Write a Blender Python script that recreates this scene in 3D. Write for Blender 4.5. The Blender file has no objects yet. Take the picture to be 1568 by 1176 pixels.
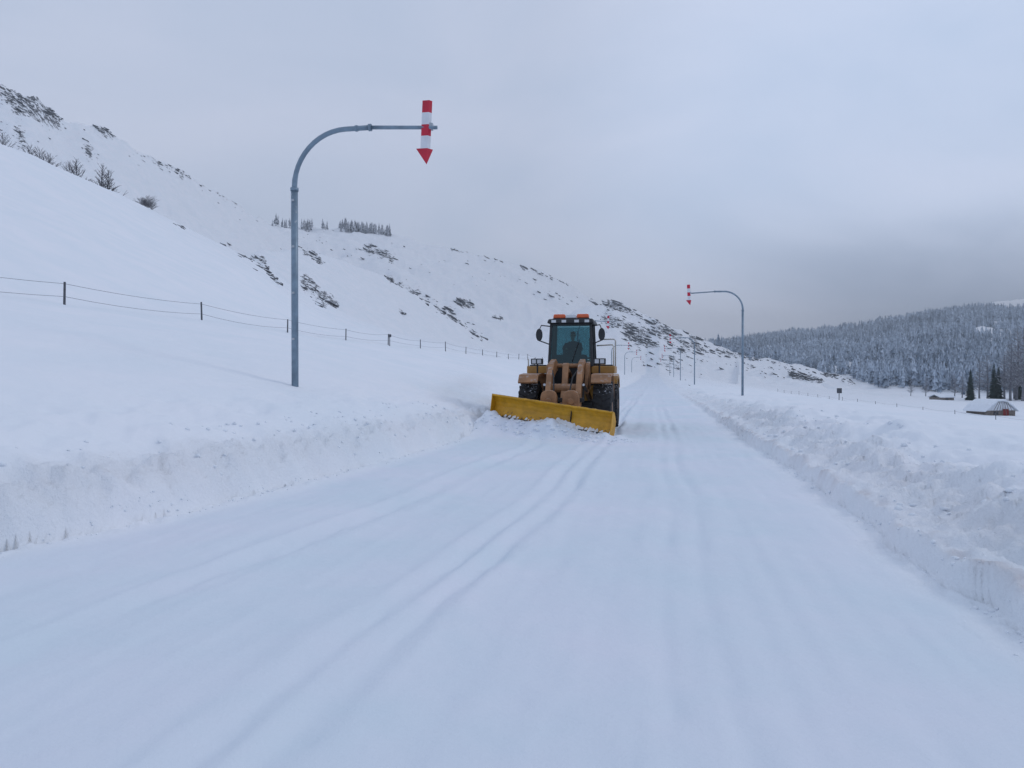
import bpy, bmesh, math, random
import numpy as np
from mathutils import Vector, Matrix
random.seed(7); RNG=np.random.default_rng(11)
scene=bpy.context.scene
F=1150.0; CX=784.0; HY=576.0; CAMH=1.7; RS=0.19   # RS: road slope dx/dy

# ------------------------------------------------------------------ helpers
def new_mat(name):
    m=bpy.data.materials.new(name); m.use_nodes=True
    nt=m.node_tree; b=nt.nodes['Principled BSDF']; return m,nt,b
def simple(name,col,rough=0.5,metal=0.0,var=0.15,scale=6.0,bump=0.0,dust=None,dustamt=0.5):
    m,nt,b=new_mat(name)
    tc=nt.nodes.new('ShaderNodeTexCoord'); n=nt.nodes.new('ShaderNodeTexNoise')
    n.inputs['Scale'].default_value=scale; n.inputs['Detail'].default_value=6
    nt.links.new(tc.outputs['Object'],n.inputs['Vector'])
    r=nt.nodes.new('ShaderNodeValToRGB')
    r.color_ramp.elements[0].position=0.3; r.color_ramp.elements[1].position=0.7
    r.color_ramp.elements[0].color=[c*(1-var) for c in col]+[1]
    r.color_ramp.elements[1].color=[min(1,c*(1+var)) for c in col]+[1]
    nt.links.new(n.outputs['Fac'],r.inputs['Fac'])
    out=r.outputs['Color']
    if dust:
        n2=nt.nodes.new('ShaderNodeTexNoise'); n2.inputs['Scale'].default_value=scale*2.3; n2.inputs['Detail'].default_value=8
        nt.links.new(tc.outputs['Object'],n2.inputs['Vector'])
        g=nt.nodes.new('ShaderNodeNewGeometry'); s=nt.nodes.new('ShaderNodeSeparateXYZ')
        nt.links.new(g.outputs['Normal'],s.inputs[0])
        ad=nt.nodes.new('ShaderNodeMath'); ad.operation='MULTIPLY_ADD'; ad.inputs[1].default_value=0.35
        nt.links.new(s.outputs['Z'],ad.inputs[0]); nt.links.new(n2.outputs['Fac'],ad.inputs[2])
        mr=nt.nodes.new('ShaderNodeMapRange'); mr.inputs[1].default_value=1.05-dustamt; mr.inputs[2].default_value=1.2-dustamt
        nt.links.new(ad.outputs[0],mr.inputs[0])
        mx=nt.nodes.new('ShaderNodeMixRGB'); mx.inputs['Color2'].default_value=list(dust)+[1]
        nt.links.new(mr.outputs[0],mx.inputs['Fac']); nt.links.new(out,mx.inputs['Color1']); out=mx.outputs['Color']
    nt.links.new(out,b.inputs['Base Color'])
    b.inputs['Roughness'].default_value=rough; b.inputs['Metallic'].default_value=metal
    if bump:
        bp=nt.nodes.new('ShaderNodeBump'); bp.inputs['Strength'].default_value=bump; bp.inputs['Distance'].default_value=0.02
        nt.links.new(n.outputs['Fac'],bp.inputs['Height']); nt.links.new(bp.outputs['Normal'],b.inputs['Normal'])
    return m
def mesh_obj(name,verts,faces,mat=None,parent=None,smooth=False,bevel=0.0):
    me=bpy.data.meshes.new(name); me.from_pydata([tuple(v) for v in verts],[],faces); me.update()
    bm=bmesh.new(); bm.from_mesh(me); bmesh.ops.recalc_face_normals(bm,faces=bm.faces); bm.to_mesh(me); bm.free()
    o=bpy.data.objects.new(name,me); scene.collection.objects.link(o)
    if mat: me.materials.append(mat)
    if parent: o.parent=parent
    if smooth:
        for p in me.polygons: p.use_smooth=True
    if bevel:
        md=o.modifiers.new('bevel','BEVEL'); md.width=bevel; md.segments=2; md.limit_method='ANGLE'
    return o
def empty(name,loc=(0,0,0),rz=0.0):
    e=bpy.data.objects.new(name,None); scene.collection.objects.link(e); e.location=loc; e.rotation_euler=(0,0,rz); e.empty_display_size=0.3
    return e
class MB:  # mesh builder
    def __init__(s): s.v=[]; s.f=[]
    def box(s,x0,x1,y0,y1,z0,z1,tx=0,ty=0):
        b=len(s.v)
        s.v+=[(x0,y0,z0),(x1,y0,z0),(x1,y1,z0),(x0,y1,z0),(x0+tx,y0+ty,z1),(x1-tx,y0+ty,z1),(x1-tx,y1-ty,z1),(x0+tx,y1-ty,z1)]
        s.f+=[tuple(b+i for i in q) for q in [(0,3,2,1),(4,5,6,7),(0,1,5,4),(1,2,6,5),(2,3,7,6),(3,0,4,7)]]; return s
    def tube(s,pts,rad,n=10,cap=True):
        pts=[Vector(p) for p in pts]; 
        if not hasattr(rad,'__len__'): rad=[rad]*len(pts)
        b=len(s.v); ref=None
        for i,p in enumerate(pts):
            d=(pts[min(i+1,len(pts)-1)]-pts[max(i-1,0)])
            if d.length<1e-9: d=Vector((0,0,1))
            d.normalize()
            if ref is None:
                ref=d.orthogonal().normalized()
            ref=(ref-d*ref.dot(d)); 
            if ref.length<1e-6: ref=d.orthogonal()
            ref.normalize(); q=d.cross(ref)
            for k in range(n):
                a=2*math.pi*k/n; s.v.append(tuple(p+(ref*math.cos(a)+q*math.sin(a))*rad[i]))
        for i in range(len(pts)-1):
            for k in range(n):
                k2=(k+1)%n; s.f.append((b+i*n+k,b+i*n+k2,b+(i+1)*n+k2,b+(i+1)*n+k))
        if cap:
            s.f.append(tuple(b+k for k in range(n))[::-1]); e=b+(len(pts)-1)*n; s.f.append(tuple(e+k for k in range(n)))
        return s
    def prism_x(s,poly,x0,x1):  # poly in (y,z)
        b=len(s.v); n=len(poly)
        s.v+=[(x0,p[0],p[1]) for p in poly]+[(x1,p[0],p[1]) for p in poly]
        s.f.append(tuple(b+i for i in range(n))); s.f.append(tuple(b+n+i for i in range(n))[::-1])
        for i in range(n): j=(i+1)%n; s.f.append((b+i,b+n+i,b+n+j,b+j))
        return s
    def prism_y(s,poly,y0,y1):  # poly in (x,z)
        b=len(s.v); n=len(poly)
        s.v+=[(p[0],y0,p[1]) for p in poly]+[(p[0],y1,p[1]) for p in poly]
        s.f.append(tuple(b+i for i in range(n))); s.f.append(tuple(b+n+i for i in range(n))[::-1])
        for i in range(n): j=(i+1)%n; s.f.append((b+i,b+n+i,b+n+j,b+j))
        return s
    def obj(s,name,mat,parent=None,smooth=False,bevel=0.0): return mesh_obj(name,s.v,s.f,mat,parent,smooth,bevel)

# ------------------------------------------------------------------ noise
def _h(ix,iy,seed):
    n=(ix.astype(np.int64)*374761393+iy.astype(np.int64)*668265263+seed*1442695041)&0xffffffff
    n=((n^(n>>13))*1274126177)&0xffffffff; n=n^(n>>16)
    return (n&0xffff)/65535.0*2-1
def vn(x,y,seed=0):
    x=np.asarray(x,float); y=np.asarray(y,float)
    fx=np.floor(x); fy=np.floor(y); tx=x-fx; ty=y-fy
    ix=fx.astype(np.int64); iy=fy.astype(np.int64)
    tx=tx*tx*tx*(tx*(tx*6-15)+10); ty=ty*ty*ty*(ty*(ty*6-15)+10)
    a=_h(ix,iy,seed); b=_h(ix+1,iy,seed); c=_h(ix,iy+1,seed); d=_h(ix+1,iy+1,seed)
    return (a*(1-tx)+b*tx)*(1-ty)+(c*(1-tx)+d*tx)*ty
def fbm(x,y,seed=0,oct=4,gain=0.5):
    s=0; a=1.0; f=1.0
    for o in range(oct):
        c,sn=math.cos(o*0.7),math.sin(o*0.7)
        s=s+a*vn((x*c-y*sn)*f,(x*sn+y*c)*f,seed+o*17); a*=gain; f*=2.03
    return s
def ss(x,a,b):
    t=np.clip((x-a)/(b-a),0,1); return t*t*(3-2*t)

# ------------------------------------------------------------------ terrain
XS=np.linspace(-1200,2800,4001)
def table(rows,col,sig=6):
    r=np.array(rows,float); v=np.interp(XS,r[:,0],r[:,col])
    k=np.exp(-0.5*(np.arange(-3*sig,3*sig+1)/sig)**2); k/=k.sum()
    return np.convolve(np.pad(v,3*sig,mode='edge'),k,'valid')
LA=[(-1200,20,60),(-700,30,60),(-300,105,72),(0,222,85),(100,263,98),(175,298,110),(250,332,125),(345,376,145),(400,404,160),(450,437,180),(520,475,210),(600,508,240),(740,533,290),(820,550,300),(900,566,300),(960,600,300),(2800,800,300)]
LB=[(-1200,500,200),(250,430,215),(345,392,235),(400,382,255),(475,384,290),(530,400,310),(600,433,340),(650,460,360),(700,490,380),(745,522,400),(800,552,420),(860,620,420),(2800,800,420)]
LC=[(-1200,-200,300),(-700,-60,300),(-300,50,300),(0,138,300),(50,150,310),(95,185,330),(150,197,350),(200,225,380),(250,247,410),(300,274,440),(350,303,480),(390,328,520),(420,343,560),(470,351,590),(530,349,600),(600,359,610),(700,384,640),(760,398,670),(830,420,720),(870,436,750),(920,470,760),(960,520,780),(1000,580,800),(2800,800,800)]
LD=[(-1200,800,520),(700,650,520),(800,560,520),(850,500,530),(880,472,540),(945,462,560),(1000,485,560),(1050,507,560),(1080,522,560),(1130,541,540),(1200,553,500),(1260,567,450),(1310,583,420),(1345,600,400),(1400,650,400),(2800,900,400)]
LE=[(-1200,700,900),(900,640,900),(1000,545,930),(1080,530,950),(1150,522,950),(1250,511,930),(1350,496,900),(1440,481,880),(1500,475,860),(1568,477,850),(1700,468,850),(2800,420,850)]
LF=[(-1200,800,1300),(1380,640,1300),(1460,482,1300),(1510,463,1300),(1568,457,1300),(1700,450,1300),(2800,430,1300)]
def prep(rows):
    D=table(rows,2,10); sky=table(rows,1,5); return D,CAMH+(HY-sky)/F*D
TA,TB,TC,TD,TE,TF=[prep(r) for r in (LA,LB,LC,LD,LE,LF)]
LEFT_EDGE=np.array([(-20,-8.5),(0,-7.6),(7.2,-6.27),(9.6,-5.8),(13.6,-5.46),(20.4,-5.1),(24,-5.05),(3000,-5.0)])
def blade_seg(): return (-0.57,21.95),(2.69,20.06)
def ground(X,Y,detail=True):
    X=np.asarray(X,float); Y=np.asarray(Y,float)
    lat=X-RS*Y
    eL=np.interp(Y,LEFT_EDGE[:,0],LEFT_EDGE[:,1]); eR=2.45+0*Y
    w=0.10*vn(Y/1.7,Y*0,3)+0.05*vn(Y/0.6,Y*0,5)
    eL=eL+w+0.035*vn(Y/0.22,lat/0.2,8); eR=eR+0.09*vn(Y/2.3,Y*0,13)+0.06*vn(Y/0.5,Y*0,15)
    dL=eL-lat; dR=lat-eR
    hL=np.interp(dL,[0,0.06,0.14,0.28,0.46,0.72,1.0,1.6,3.4,8,17,60,200,1500],[0,0.17,0.34,0.50,0.64,0.76,0.87,1.02,1.45,2.6,4.35,10,22,40])
    hR=np.interp(dR,[0,0.05,0.10,0.42,0.66,1.0,1.5,2.2,3.5,5.5,12.5,26,46,96,3000],[0,0.18,0.25,0.30,0.41,0.51,0.61,0.68,0.60,0.40,-0.3,-2.2,-4.3,-6.4,-6.6])
    far=1-0.55*ss(Y,18,55)
    hR=np.where(dR<6,hR*far,hR*1.0+ (0.4*far-0.4)*np.clip(1-(dR-6)/6,0,1))
    z=np.where(dL>0,hL,0)+np.where(dR>0,hR,0)
    # road surface: tyre tracks
    onroad=(ss(-dL,0.0,0.5))*(ss(-dR,0.0,0.5))
    wob=0.10*vn(Y/5,Y*0,21)+0.03*vn(Y/1.3,Y*0,22)
    def g(c,wd): return np.exp(-((lat-c-wob)/wd)**2)
    tl=np.interp(Y,[0,6,12,18,24,60],[-3.78,-3.75,-3.36,-2.9,-3.75,-3.8])
    t2=np.interp(Y,[0,4,7,14,22,24,60],[-1.85,-1.8,-1.64,-1.45,-1.4,-1.5,-1.5])
    brk=0.72+0.28*vn(Y/1.1,lat/0.3,33)+0.25*vn(Y/0.35,lat/0.12,34)
    gv=(-0.036*g(tl,0.13)+0.026*g(tl-0.28,0.09)+0.014*g(tl+0.32,0.12)-0.014*g(tl-0.55,0.14))*(0.8+0.4*vn(Y/2.6,Y*0,35))
    gv+= (-0.030*g(t2-0.15,0.08)-0.038*g(t2+0.17,0.085)+0.020*g(t2-0.36,0.09)+0.020*g(t2+0.38,0.09)+0.010*g(t2,0.05)-0.010*g(t2+0.75,0.14))*(0.85+0.35*vn(Y/2.1,Y*0,36))
    gv+= (-0.014*g(0.14,0.09)-0.016*g(0.46,0.08)+0.009*g(0.66,0.10)+0.006*g(-0.08,0.12)-0.010*g(1.95,0.2)-0.010*g(-5.1,0.3))*(0.7+0.5*vn(Y/3.1,Y*0,37))
    beh=ss(Y,22.5,25)
    gv=gv*(1.65+2.4*beh)*brk
    z=z+onroad*gv
    z=z+onroad*(0.022*fbm(X/1.5,Y/2.2,41,3)+0.006*vn(X/0.2,Y/0.25,44)+0.006*vn(lat/0.12,Y/1.6,45))
    # lumps on banks
    fl=np.exp(-((dL-0.40)/0.42)**2)*(dL>0); fr=np.exp(-((dR-0.9)/0.9)**2)*(dR>0.02)
    z=z+fl*(0.080*fbm(X/0.36,Y/0.36,51,4,0.66)-0.07*np.abs(vn(X/0.16,Y/0.16,57))+0.03*vn(X/0.08,Y/0.08,58))
    z=z+fr*(0.10*fbm(X/0.5,Y/0.5,61,4,0.64)-0.09*np.abs(vn(X/0.30,Y/0.34,67))+0.025*vn(X/0.09,Y/0.09,68))
    ft=np.exp(-((dL+0.10)/0.12)**2); z=z+ft*0.06*np.clip(vn(X/0.11,Y/0.11,71)-0.1,0,1)
    ft=np.exp(-((dR+0.10)/0.13)**2); z=z+ft*0.06*np.clip(vn(X/0.11,Y/0.11,73)-0.1,0,1)
    # wind drifts on the fields
    off=np.clip(ss(dL,0.9,4)+ss(dR,1.8,4),0,1)
    z=z+off*(0.05*fbm(X/2.2,Y/4.5,81,4)+0.10*fbm(X/9,Y/14,85,3))
    z=z+ss(dL,0.5,0.9)*(1-ss(dL,1.6,4.5))*0.075*fbm(X/0.6,Y/0.8,89,4)
    z=z+ss(dR,0.8,1.5)*(1-ss(dR,3.5,6))*(0.12*fbm(X/1.1,Y/1.6,88,3)+0.05*np.abs(fbm(X/0.45,Y/0.5,90,3)))
    # snow pushed up ahead of the plough
    (ax,ay),(bx,by)=blade_seg(); ax-=0.15; ay-=0.30; bx-=0.1; by-=0.25
    L2=(bx-ax)**2+(by-ay)**2; t=((X-ax)*(bx-ax)+(Y-ay)*(by-ay))/L2; tc=np.clip(t,0,1)
    dd=np.hypot(X-(ax+tc*(bx-ax)),Y-(ay+tc*(by-ay)))
    hp=(0.46-0.32*tc+0.12*np.exp(-((t-0.55)/0.15)**2))*np.exp(-(dd/0.50)**2)*(1+0.28*fbm(X/0.35,Y/0.35,91,3))
    z=z+hp*ss(-dL,-0.6,0.6)
    # windrow left between the blade end and the bank
    dw=np.hypot((X+1.15)/0.8,(Y-22.2)/1.6); z=z+0.40*np.exp(-dw**2)*ss(-dL,-0.8,0.4)*(1+0.2*fbm(X/0.4,Y/0.4,95,3))
    # slight crest of the road far away
    z=z+1.6*ss(Y,120,330)*np.exp(-(lat/60)**2)
    # hills
    Ys=np.maximum(Y,1.0); u=X/Ys; px=np.clip(CX+F*u,-1190,2790); idx=(px+1200)
    def tb(a): return np.interp(idx,np.arange(4001),a)
    und=fbm(X/38,Y/38,101,4,0.55)
    rough=fbm(X/9,Y/9,111,3,0.6)
    def layer(T,Y0,z0,p,back,amp,fine):
        D=tb(T[0]); zc=tb(T[1]); tt=(Y-Y0)/np.maximum(D-Y0,1)
        tcl=np.clip(tt,0,1); s=np.power(tcl,p)
        zz=z0+(zc-z0)*s - back*np.maximum(Y-D,0)
        amp_=amp*np.clip(tt*4,0,1)
        zz=zz+amp_*und*(0.35+0.65*np.clip(1-np.abs(tt-0.5)*1.8,0,1))+fine*rough*np.clip(tt*3,0,1)
        return np.where(tt>0,zz,-50)
    yA=np.minimum(22/np.maximum(RS-u,0.08),260)
    DA=tb(TA[0]); DB=tb(TB[0]); zf=np.interp(px,[880,1000,1060],[4.1,1.0,-25])
    hills=layer(TA,yA,zf,1.12,0.10,0.9,0.12)
    hills=np.maximum(hills,layer(TB,DA*0.9,zf,1.0,0.15,2.2,0.5))
    hills=np.maximum(hills,layer(TC,DB*0.9,zf,1.0,0.25,4.5,1.3))
    hills=np.where(px>1050,-50,hills)
    zD=layer(TD,DD0(u),-5.5,1.1,0.3,3.0,1.3); zD=np.where(px>1380,-50,zD)
    hills=np.maximum(hills,zD)
    hills=np.maximum(hills,layer(TE,315+0*Y,-6.6,1.3,0.2,5.0,1.0))
    hills=np.maximum(hills,np.where(px>1300,layer(TF,900+0*Y,0,1.0,0.2,4.0,1.0),-50))
    hills=np.where(Y>12,hills,-50)
    k=np.clip(Y*0.012,0.25,3.0)
    m=np.maximum(z,hills); h=np.clip(k-np.abs(z-hills),0,None)/k
    sm=m+h*h*k*0.25
    return np.where(hills>-40,sm,z)
def DD0(u): return np.where(u>0.30,290.0,330.0)

t0=3.0
tr=np.concatenate([np.exp(np.arange(math.log(t0),math.log(42),0.0042)),np.exp(np.arange(math.log(42),math.log(2600),0.0088))])
NR=len(tr); NC=1060
uc=np.linspace(-1.45,1.45,NC); uc=np.sinh(uc*1.1)/np.sinh(1.45*1.1)*1.5
T,U=np.meshgrid(tr,uc,indexing='ij')
GX=T*U; GY=T-8.0
GZ=ground(GX,GY)
def gz(x,y): return float(ground(np.array([x]),np.array([y]))[0])
YM=np.exp(np.linspace(math.log(30),math.log(1400),600))
def hit(px,py,ymin=30):
    u=(px-CX)/F; el=(HY-py)/F
    zz=ground(u*YM,YM); ok=np.where((zz-CAMH)/YM>=el)[0]
    ok=ok[YM[ok]>=ymin]
    if len(ok)==0: return None
    y=YM[ok[0]]; return (u*y,y,float(zz[ok[0]]))

# rock scatter --------------------------------------------------------
LINES=[(5,140,95,186,50,9,.9),(0,150,60,165,16,8,.9),(20,165,90,190,30,9,.8),(0,195,70,225,12,8,.7),(150,199,180,212,14,4,.8),(205,232,330,292,46,7,.8),(130,232,150,246,10,6,.8),(30,225,75,245,8,5,.7),
 (330,296,420,342,22,4,.7),(394,398,412,416,34,4,1.6),(412,420,427,434,24,3,1.2),(370,392,396,402,10,2,.8),(466,384,500,408,22,4,1.0),(466,428,496,470,40,6,1.0),(496,462,518,470,24,3,1.1),
 (560,380,606,402,40,6,.9),(588,424,660,462,40,3,.9),(660,464,742,522,60,4,1.0),(700,462,724,470,26,4,1.0),(614,480,620,483,6,2,1.0),(758,486,766,492,8,3,.9),(690,381,704,386,10,2,.8),(730,392,770,402,10,3,.7),
 (795,410,870,436,36,2.5,.8),(820,440,880,470,14,10,.7),(905,462,950,470,50,5,1.0),(950,470,1080,524,85,8,1.0),(960,512,1000,528,65,6,1.1),(920,492,980,505,40,8,.9),(1000,500,1060,556,80,12,.9),
 (1040,520,1110,550,55,8,.8),(1100,535,1220,565,55,6,.8),(1210,574,1262,584,50,3,.9),(1260,572,1312,588,36,3,.7),(950,530,1060,575,40,10,.7),(1120,556,1200,580,20,6,.7),
 (60,150,420,330,70,22,.6),(450,370,850,440,50,25,.5),(930,470,1250,570,90,25,.6),(340,374,352,378,5,1,1.0),(270,345,285,352,4,2,.8)]
ico=bmesh.new(); bmesh.ops.create_icosphere(ico,subdivisions=1,radius=1.0)
iv=np.array([v.co[:] for v in ico.verts]); ifc=np.array([[v.index for v in f.verts] for f in ico.faces]); ico.free()
RV=[];RF=[];cnt=0
rockacc=np.zeros((NR,NC),np.float32)
for (x0,y0,x1,y1,n,sp,sc) in LINES:
    for i in range(int(n*1.3)):
        t=random.random(); px=x0+(x1-x0)*t+random.gauss(0,sp*0.9); py=y0+(y1-y0)*t+random.gauss(0,sp*0.6)
        if px<-150: continue
        h=hit(px,py,60)
        if h is None: continue
        x,y,z=h
        s=y*0.0015*sc*random.choice([0.5,0.7,1,1,1.8])*random.uniform(0.6,1.3)
        v=iv*(1+RNG.uniform(-0.4,0.4,(len(iv),1)))
        v=v*np.array([s*random.uniform(1.2,2.6),s*random.uniform(0.8,1.5),s*random.uniform(0.45,0.85)])
        a=random.uniform(-0.6,0.6); c,sn=math.cos(a),math.sin(a)
        v=np.stack([v[:,0]*c-v[:,1]*sn,v[:,0]*sn+v[:,1]*c,v[:,2]-0.45*v[:,0]],1)
        RV.append(v+np.array([x,y,z+0.05*s])); RF.append(ifc+cnt); cnt+=len(iv)
        if y<700:
            r=int(np.searchsorted(tr,y+8)); cidx=int(np.argmin(np.abs(uc-x/(y+8))))
            if 2<r<NR-3 and 2<cidx<NC-3: rockacc[r-1:r+2,cidx-1:cidx+2]+=0.24*sc
def np_mesh(name,V,Fc,mat,smooth=False,attrs=None,nper=3):
    me=bpy.data.meshes.new(name); V=np.asarray(V,np.float32); Fc=np.asarray(Fc,np.int32)
    me.vertices.add(len(V)); me.vertices.foreach_set('co',V.ravel())
    me.loops.add(Fc.size); me.loops.foreach_set('vertex_index',Fc.ravel())
    me.polygons.add(len(Fc)); me.polygons.foreach_set('loop_start',np.arange(0,Fc.size,nper,dtype=np.int32)); me.polygons.foreach_set('loop_total',np.full(len(Fc),nper,np.int32))
    if smooth: me.polygons.foreach_set('use_smooth',np.ones(len(Fc),bool))
    me.update(calc_edges=True)
    if attrs:
        for k,a in attrs.items():
            at=me.attributes.new(k,'FLOAT','POINT'); at.data.foreach_set('value',np.asarray(a,np.float32).ravel())
    me.materials.append(mat)
    o=bpy.data.objects.new(name,me); scene.collection.objects.link(o); return o
def blur(a,n):
    for _ in range(n):
        a=(a+np.roll(a,1,0)+np.roll(a,-1,0)+np.roll(a,1,1)+np.roll(a,-1,1))/5
    return a
rockacc=np.clip(blur(rockacc,4),0,0.7)
lat=GX-RS*GY
eLn=np.interp(GY,LEFT_EDGE[:,0],LEFT_EDGE[:,1])
dR=lat-2.45-0.09*vn(GY/2.3,GY*0,13)-0.06*vn(GY/0.5,GY*0,15); dL=eLn-lat
dirt=0.75*np.exp(-((dR-0.14-0.04*vn(GY/0.6,GY*0,7))/0.07)**2)*np.clip(0.45+0.7*fbm(GX/0.25,GY/0.25,9,4),0,1)*(GY<70)
dirt+=0.14*np.exp(-((dR-0.6)/0.35)**2)*np.clip(0.2+fbm(GX/0.3,GY/0.3,19,4),0,1)*(GY<70)
dirt+=0.05*np.exp(-((dL-0.25)/0.22)**2)*np.clip(0.5+fbm(GX/0.3,GY/0.3,29,3),0,1)*(GY<70)
lump=(np.exp(-((dL-0.40)/0.40)**2)*(dL>-0.3)+np.exp(-((dR-0.7)/0.7)**2)*(dR>-0.3))
packed=ss(-dL,0.0,0.6)*ss(-dR,0.0,0.6)

# ------------------------------------------------------------------ snow material
m_snow,nt,b=new_mat('snow')
tc=nt.nodes.new('ShaderNodeTexCoord')
def nz(scale,detail=6,rough=0.6,vec=None):
    n=nt.nodes.new('ShaderNodeTexNoise'); n.inputs['Scale'].default_value=scale; n.inputs['Detail'].default_value=detail; n.inputs['Roughness'].default_value=rough
    nt.links.new(vec or tc.outputs['Object'],n.inputs['Vector']); return n
n1=nz(0.30,5); n2=nz(7,8,0.62); n3=nz(55,4,0.7); n4=nz(0.5,9,0.75); n5=nz(14,8,0.66)
def ramp2(c0,c1):
    ramp=nt.nodes.new('ShaderNodeValToRGB'); ramp.color_ramp.elements[0].position=0.38; ramp.color_ramp.elements[1].position=0.64
    ramp.color_ramp.elements[0].color=c0+(1,); ramp.color_ramp.elements[1].color=c1+(1,)
    nt.links.new(n1.outputs['Fac'],ramp.inputs['Fac']); return ramp
rf=ramp2((0.765,0.810,0.860),(0.815,0.835,0.88)); rp=ramp2((0.665,0.745,0.812),(0.735,0.760,0.835))
def attr(name):
    a=nt.nodes.new('ShaderNodeAttribute'); a.attribute_name=name; return a
ad=attr('dirt'); ar=attr('rock'); al=attr('lump'); ap=attr('packed')
mp_=nt.nodes.new('ShaderNodeMixRGB'); nt.links.new(ap.outputs['Fac'],mp_.inputs['Fac']); nt.links.new(rf.outputs['Color'],mp_.inputs['Color1']); nt.links.new(rp.outputs['Color'],mp_.inputs['Color2'])
mx=nt.nodes.new('ShaderNodeMixRGB'); mx.inputs['Color2'].default_value=(0.46,0.40,0.40,1)
ml=nt.nodes.new('ShaderNodeMath'); ml.operation='MULTIPLY'; ml.inputs[1].default_value=0.7
nt.links.new(ad.outputs['Fac'],ml.inputs[0]); nt.links.new(ml.outputs[0],mx.inputs['Fac']); nt.links.new(mp_.outputs['Color'],mx.inputs['Color1'])
sm=nt.nodes.new('ShaderNodeMath'); sm.operation='MULTIPLY_ADD'; sm.inputs[1].default_value=0.30
nt.links.new(ar.outputs['Fac'],sm.inputs[0]); nt.links.new(n4.outputs['Fac'],sm.inputs[2])
mr=nt.nodes.new('ShaderNodeMapRange'); mr.inputs[1].default_value=0.67; mr.inputs[2].default_value=0.73
nt.links.new(sm.outputs[0],mr.inputs[0])
gt=nt.nodes.new('ShaderNodeMath'); gt.operation='MULTIPLY'
cl=nt.nodes.new('ShaderNodeMapRange'); cl.inputs[1].default_value=0.02; cl.inputs[2].default_value=0.12
nt.links.new(ar.outputs['Fac'],cl.inputs[0]); nt.links.new(cl.outputs[0],gt.inputs[0]); nt.links.new(mr.outputs[0],gt.inputs[1])
mx2=nt.nodes.new('ShaderNodeMixRGB'); mx2.inputs['Color2'].default_value=(0.12,0.125,0.14,1)
nt.links.new(gt.outputs[0],mx2.inputs['Fac']); nt.links.new(mx.outputs['Color'],mx2.inputs['Color1'])
nt.links.new(mx2.outputs['Color'],b.inputs['Base Color'])
b.inputs['Roughness'].default_value=0.8; b.inputs['Specular IOR Level'].default_value=0.2
b1=nt.nodes.new('ShaderNodeBump'); b1.inputs['Strength'].default_value=0.40; b1.inputs['Distance'].default_value=0.03
nt.links.new(n2.outputs['Fac'],b1.inputs['Height'])
lm=nt.nodes.new('ShaderNodeMath'); lm.operation='MULTIPLY'; nt.links.new(n5.outputs['Fac'],lm.inputs[0]); nt.links.new(al.outputs['Fac'],lm.inputs[1])
b0=nt.nodes.new('ShaderNodeBump'); b0.inputs['Strength'].default_value=0.7; b0.inputs['Distance'].default_value=0.05
nt.links.new(lm.outputs[0],b0.inputs['Height']); nt.links.new(b1.outputs['Normal'],b0.inputs['Normal'])
b2=nt.nodes.new('ShaderNodeBump'); b2.inputs['Strength'].default_value=0.3; b2.inputs['Distance'].default_value=0.006
nt.links.new(n3.outputs['Fac'],b2.inputs['Height']); nt.links.new(b0.outputs['Normal'],b2.inputs['Normal']); nt.links.new(b2.outputs['Normal'],b.inputs['Normal'])

V=np.stack([GX.ravel(),GY.ravel(),GZ.ravel()],1)
I=(np.arange(NR-1)[:,None]*NC+np.arange(NC-1)[None,:]).ravel()
FQ=np.stack([I,I+1,I+NC+1,I+NC],1)
np_mesh('snow_ground',V,FQ,m_snow,True,{'dirt':np.clip(dirt,0,1),'rock':rockacc,'lump':np.clip(lump,0,1),'packed':packed},4)

m_rock,nt,b=new_mat('rock_with_snow')
tc=nt.nodes.new('ShaderNodeTexCoord'); n=nt.nodes.new('ShaderNodeTexNoise'); n.inputs['Scale'].default_value=0.8; n.inputs['Detail'].default_value=8
nt.links.new(tc.outputs['Object'],n.inputs['Vector'])
g=nt.nodes.new('ShaderNodeNewGeometry'); s=nt.nodes.new('ShaderNodeSeparateXYZ'); nt.links.new(g.outputs['Normal'],s.inputs[0])
a=nt.nodes.new('ShaderNodeMath'); a.operation='ADD'; nt.links.new(s.outputs['Z'],a.inputs[0]); nt.links.new(n.outputs['Fac'],a.inputs[1])
mr=nt.nodes.new('ShaderNodeMapRange'); mr.inputs[1].default_value=0.98; mr.inputs[2].default_value=1.15; nt.links.new(a.outputs[0],mr.inputs[0])
mx=nt.nodes.new('ShaderNodeMixRGB'); mx.inputs['Color1'].default_value=(0.09,0.095,0.11,1); mx.inputs['Color2'].default_value=(0.76,0.80,0.85,1)
nt.links.new(mr.outputs[0],mx.inputs['Fac']); nt.links.new(mx.outputs['Color'],b.inputs['Base Color']); b.inputs['Roughness'].default_value=0.9
np_mesh('rock_outcrop',np.concatenate(RV),np.concatenate(RF),m_rock)

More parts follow.
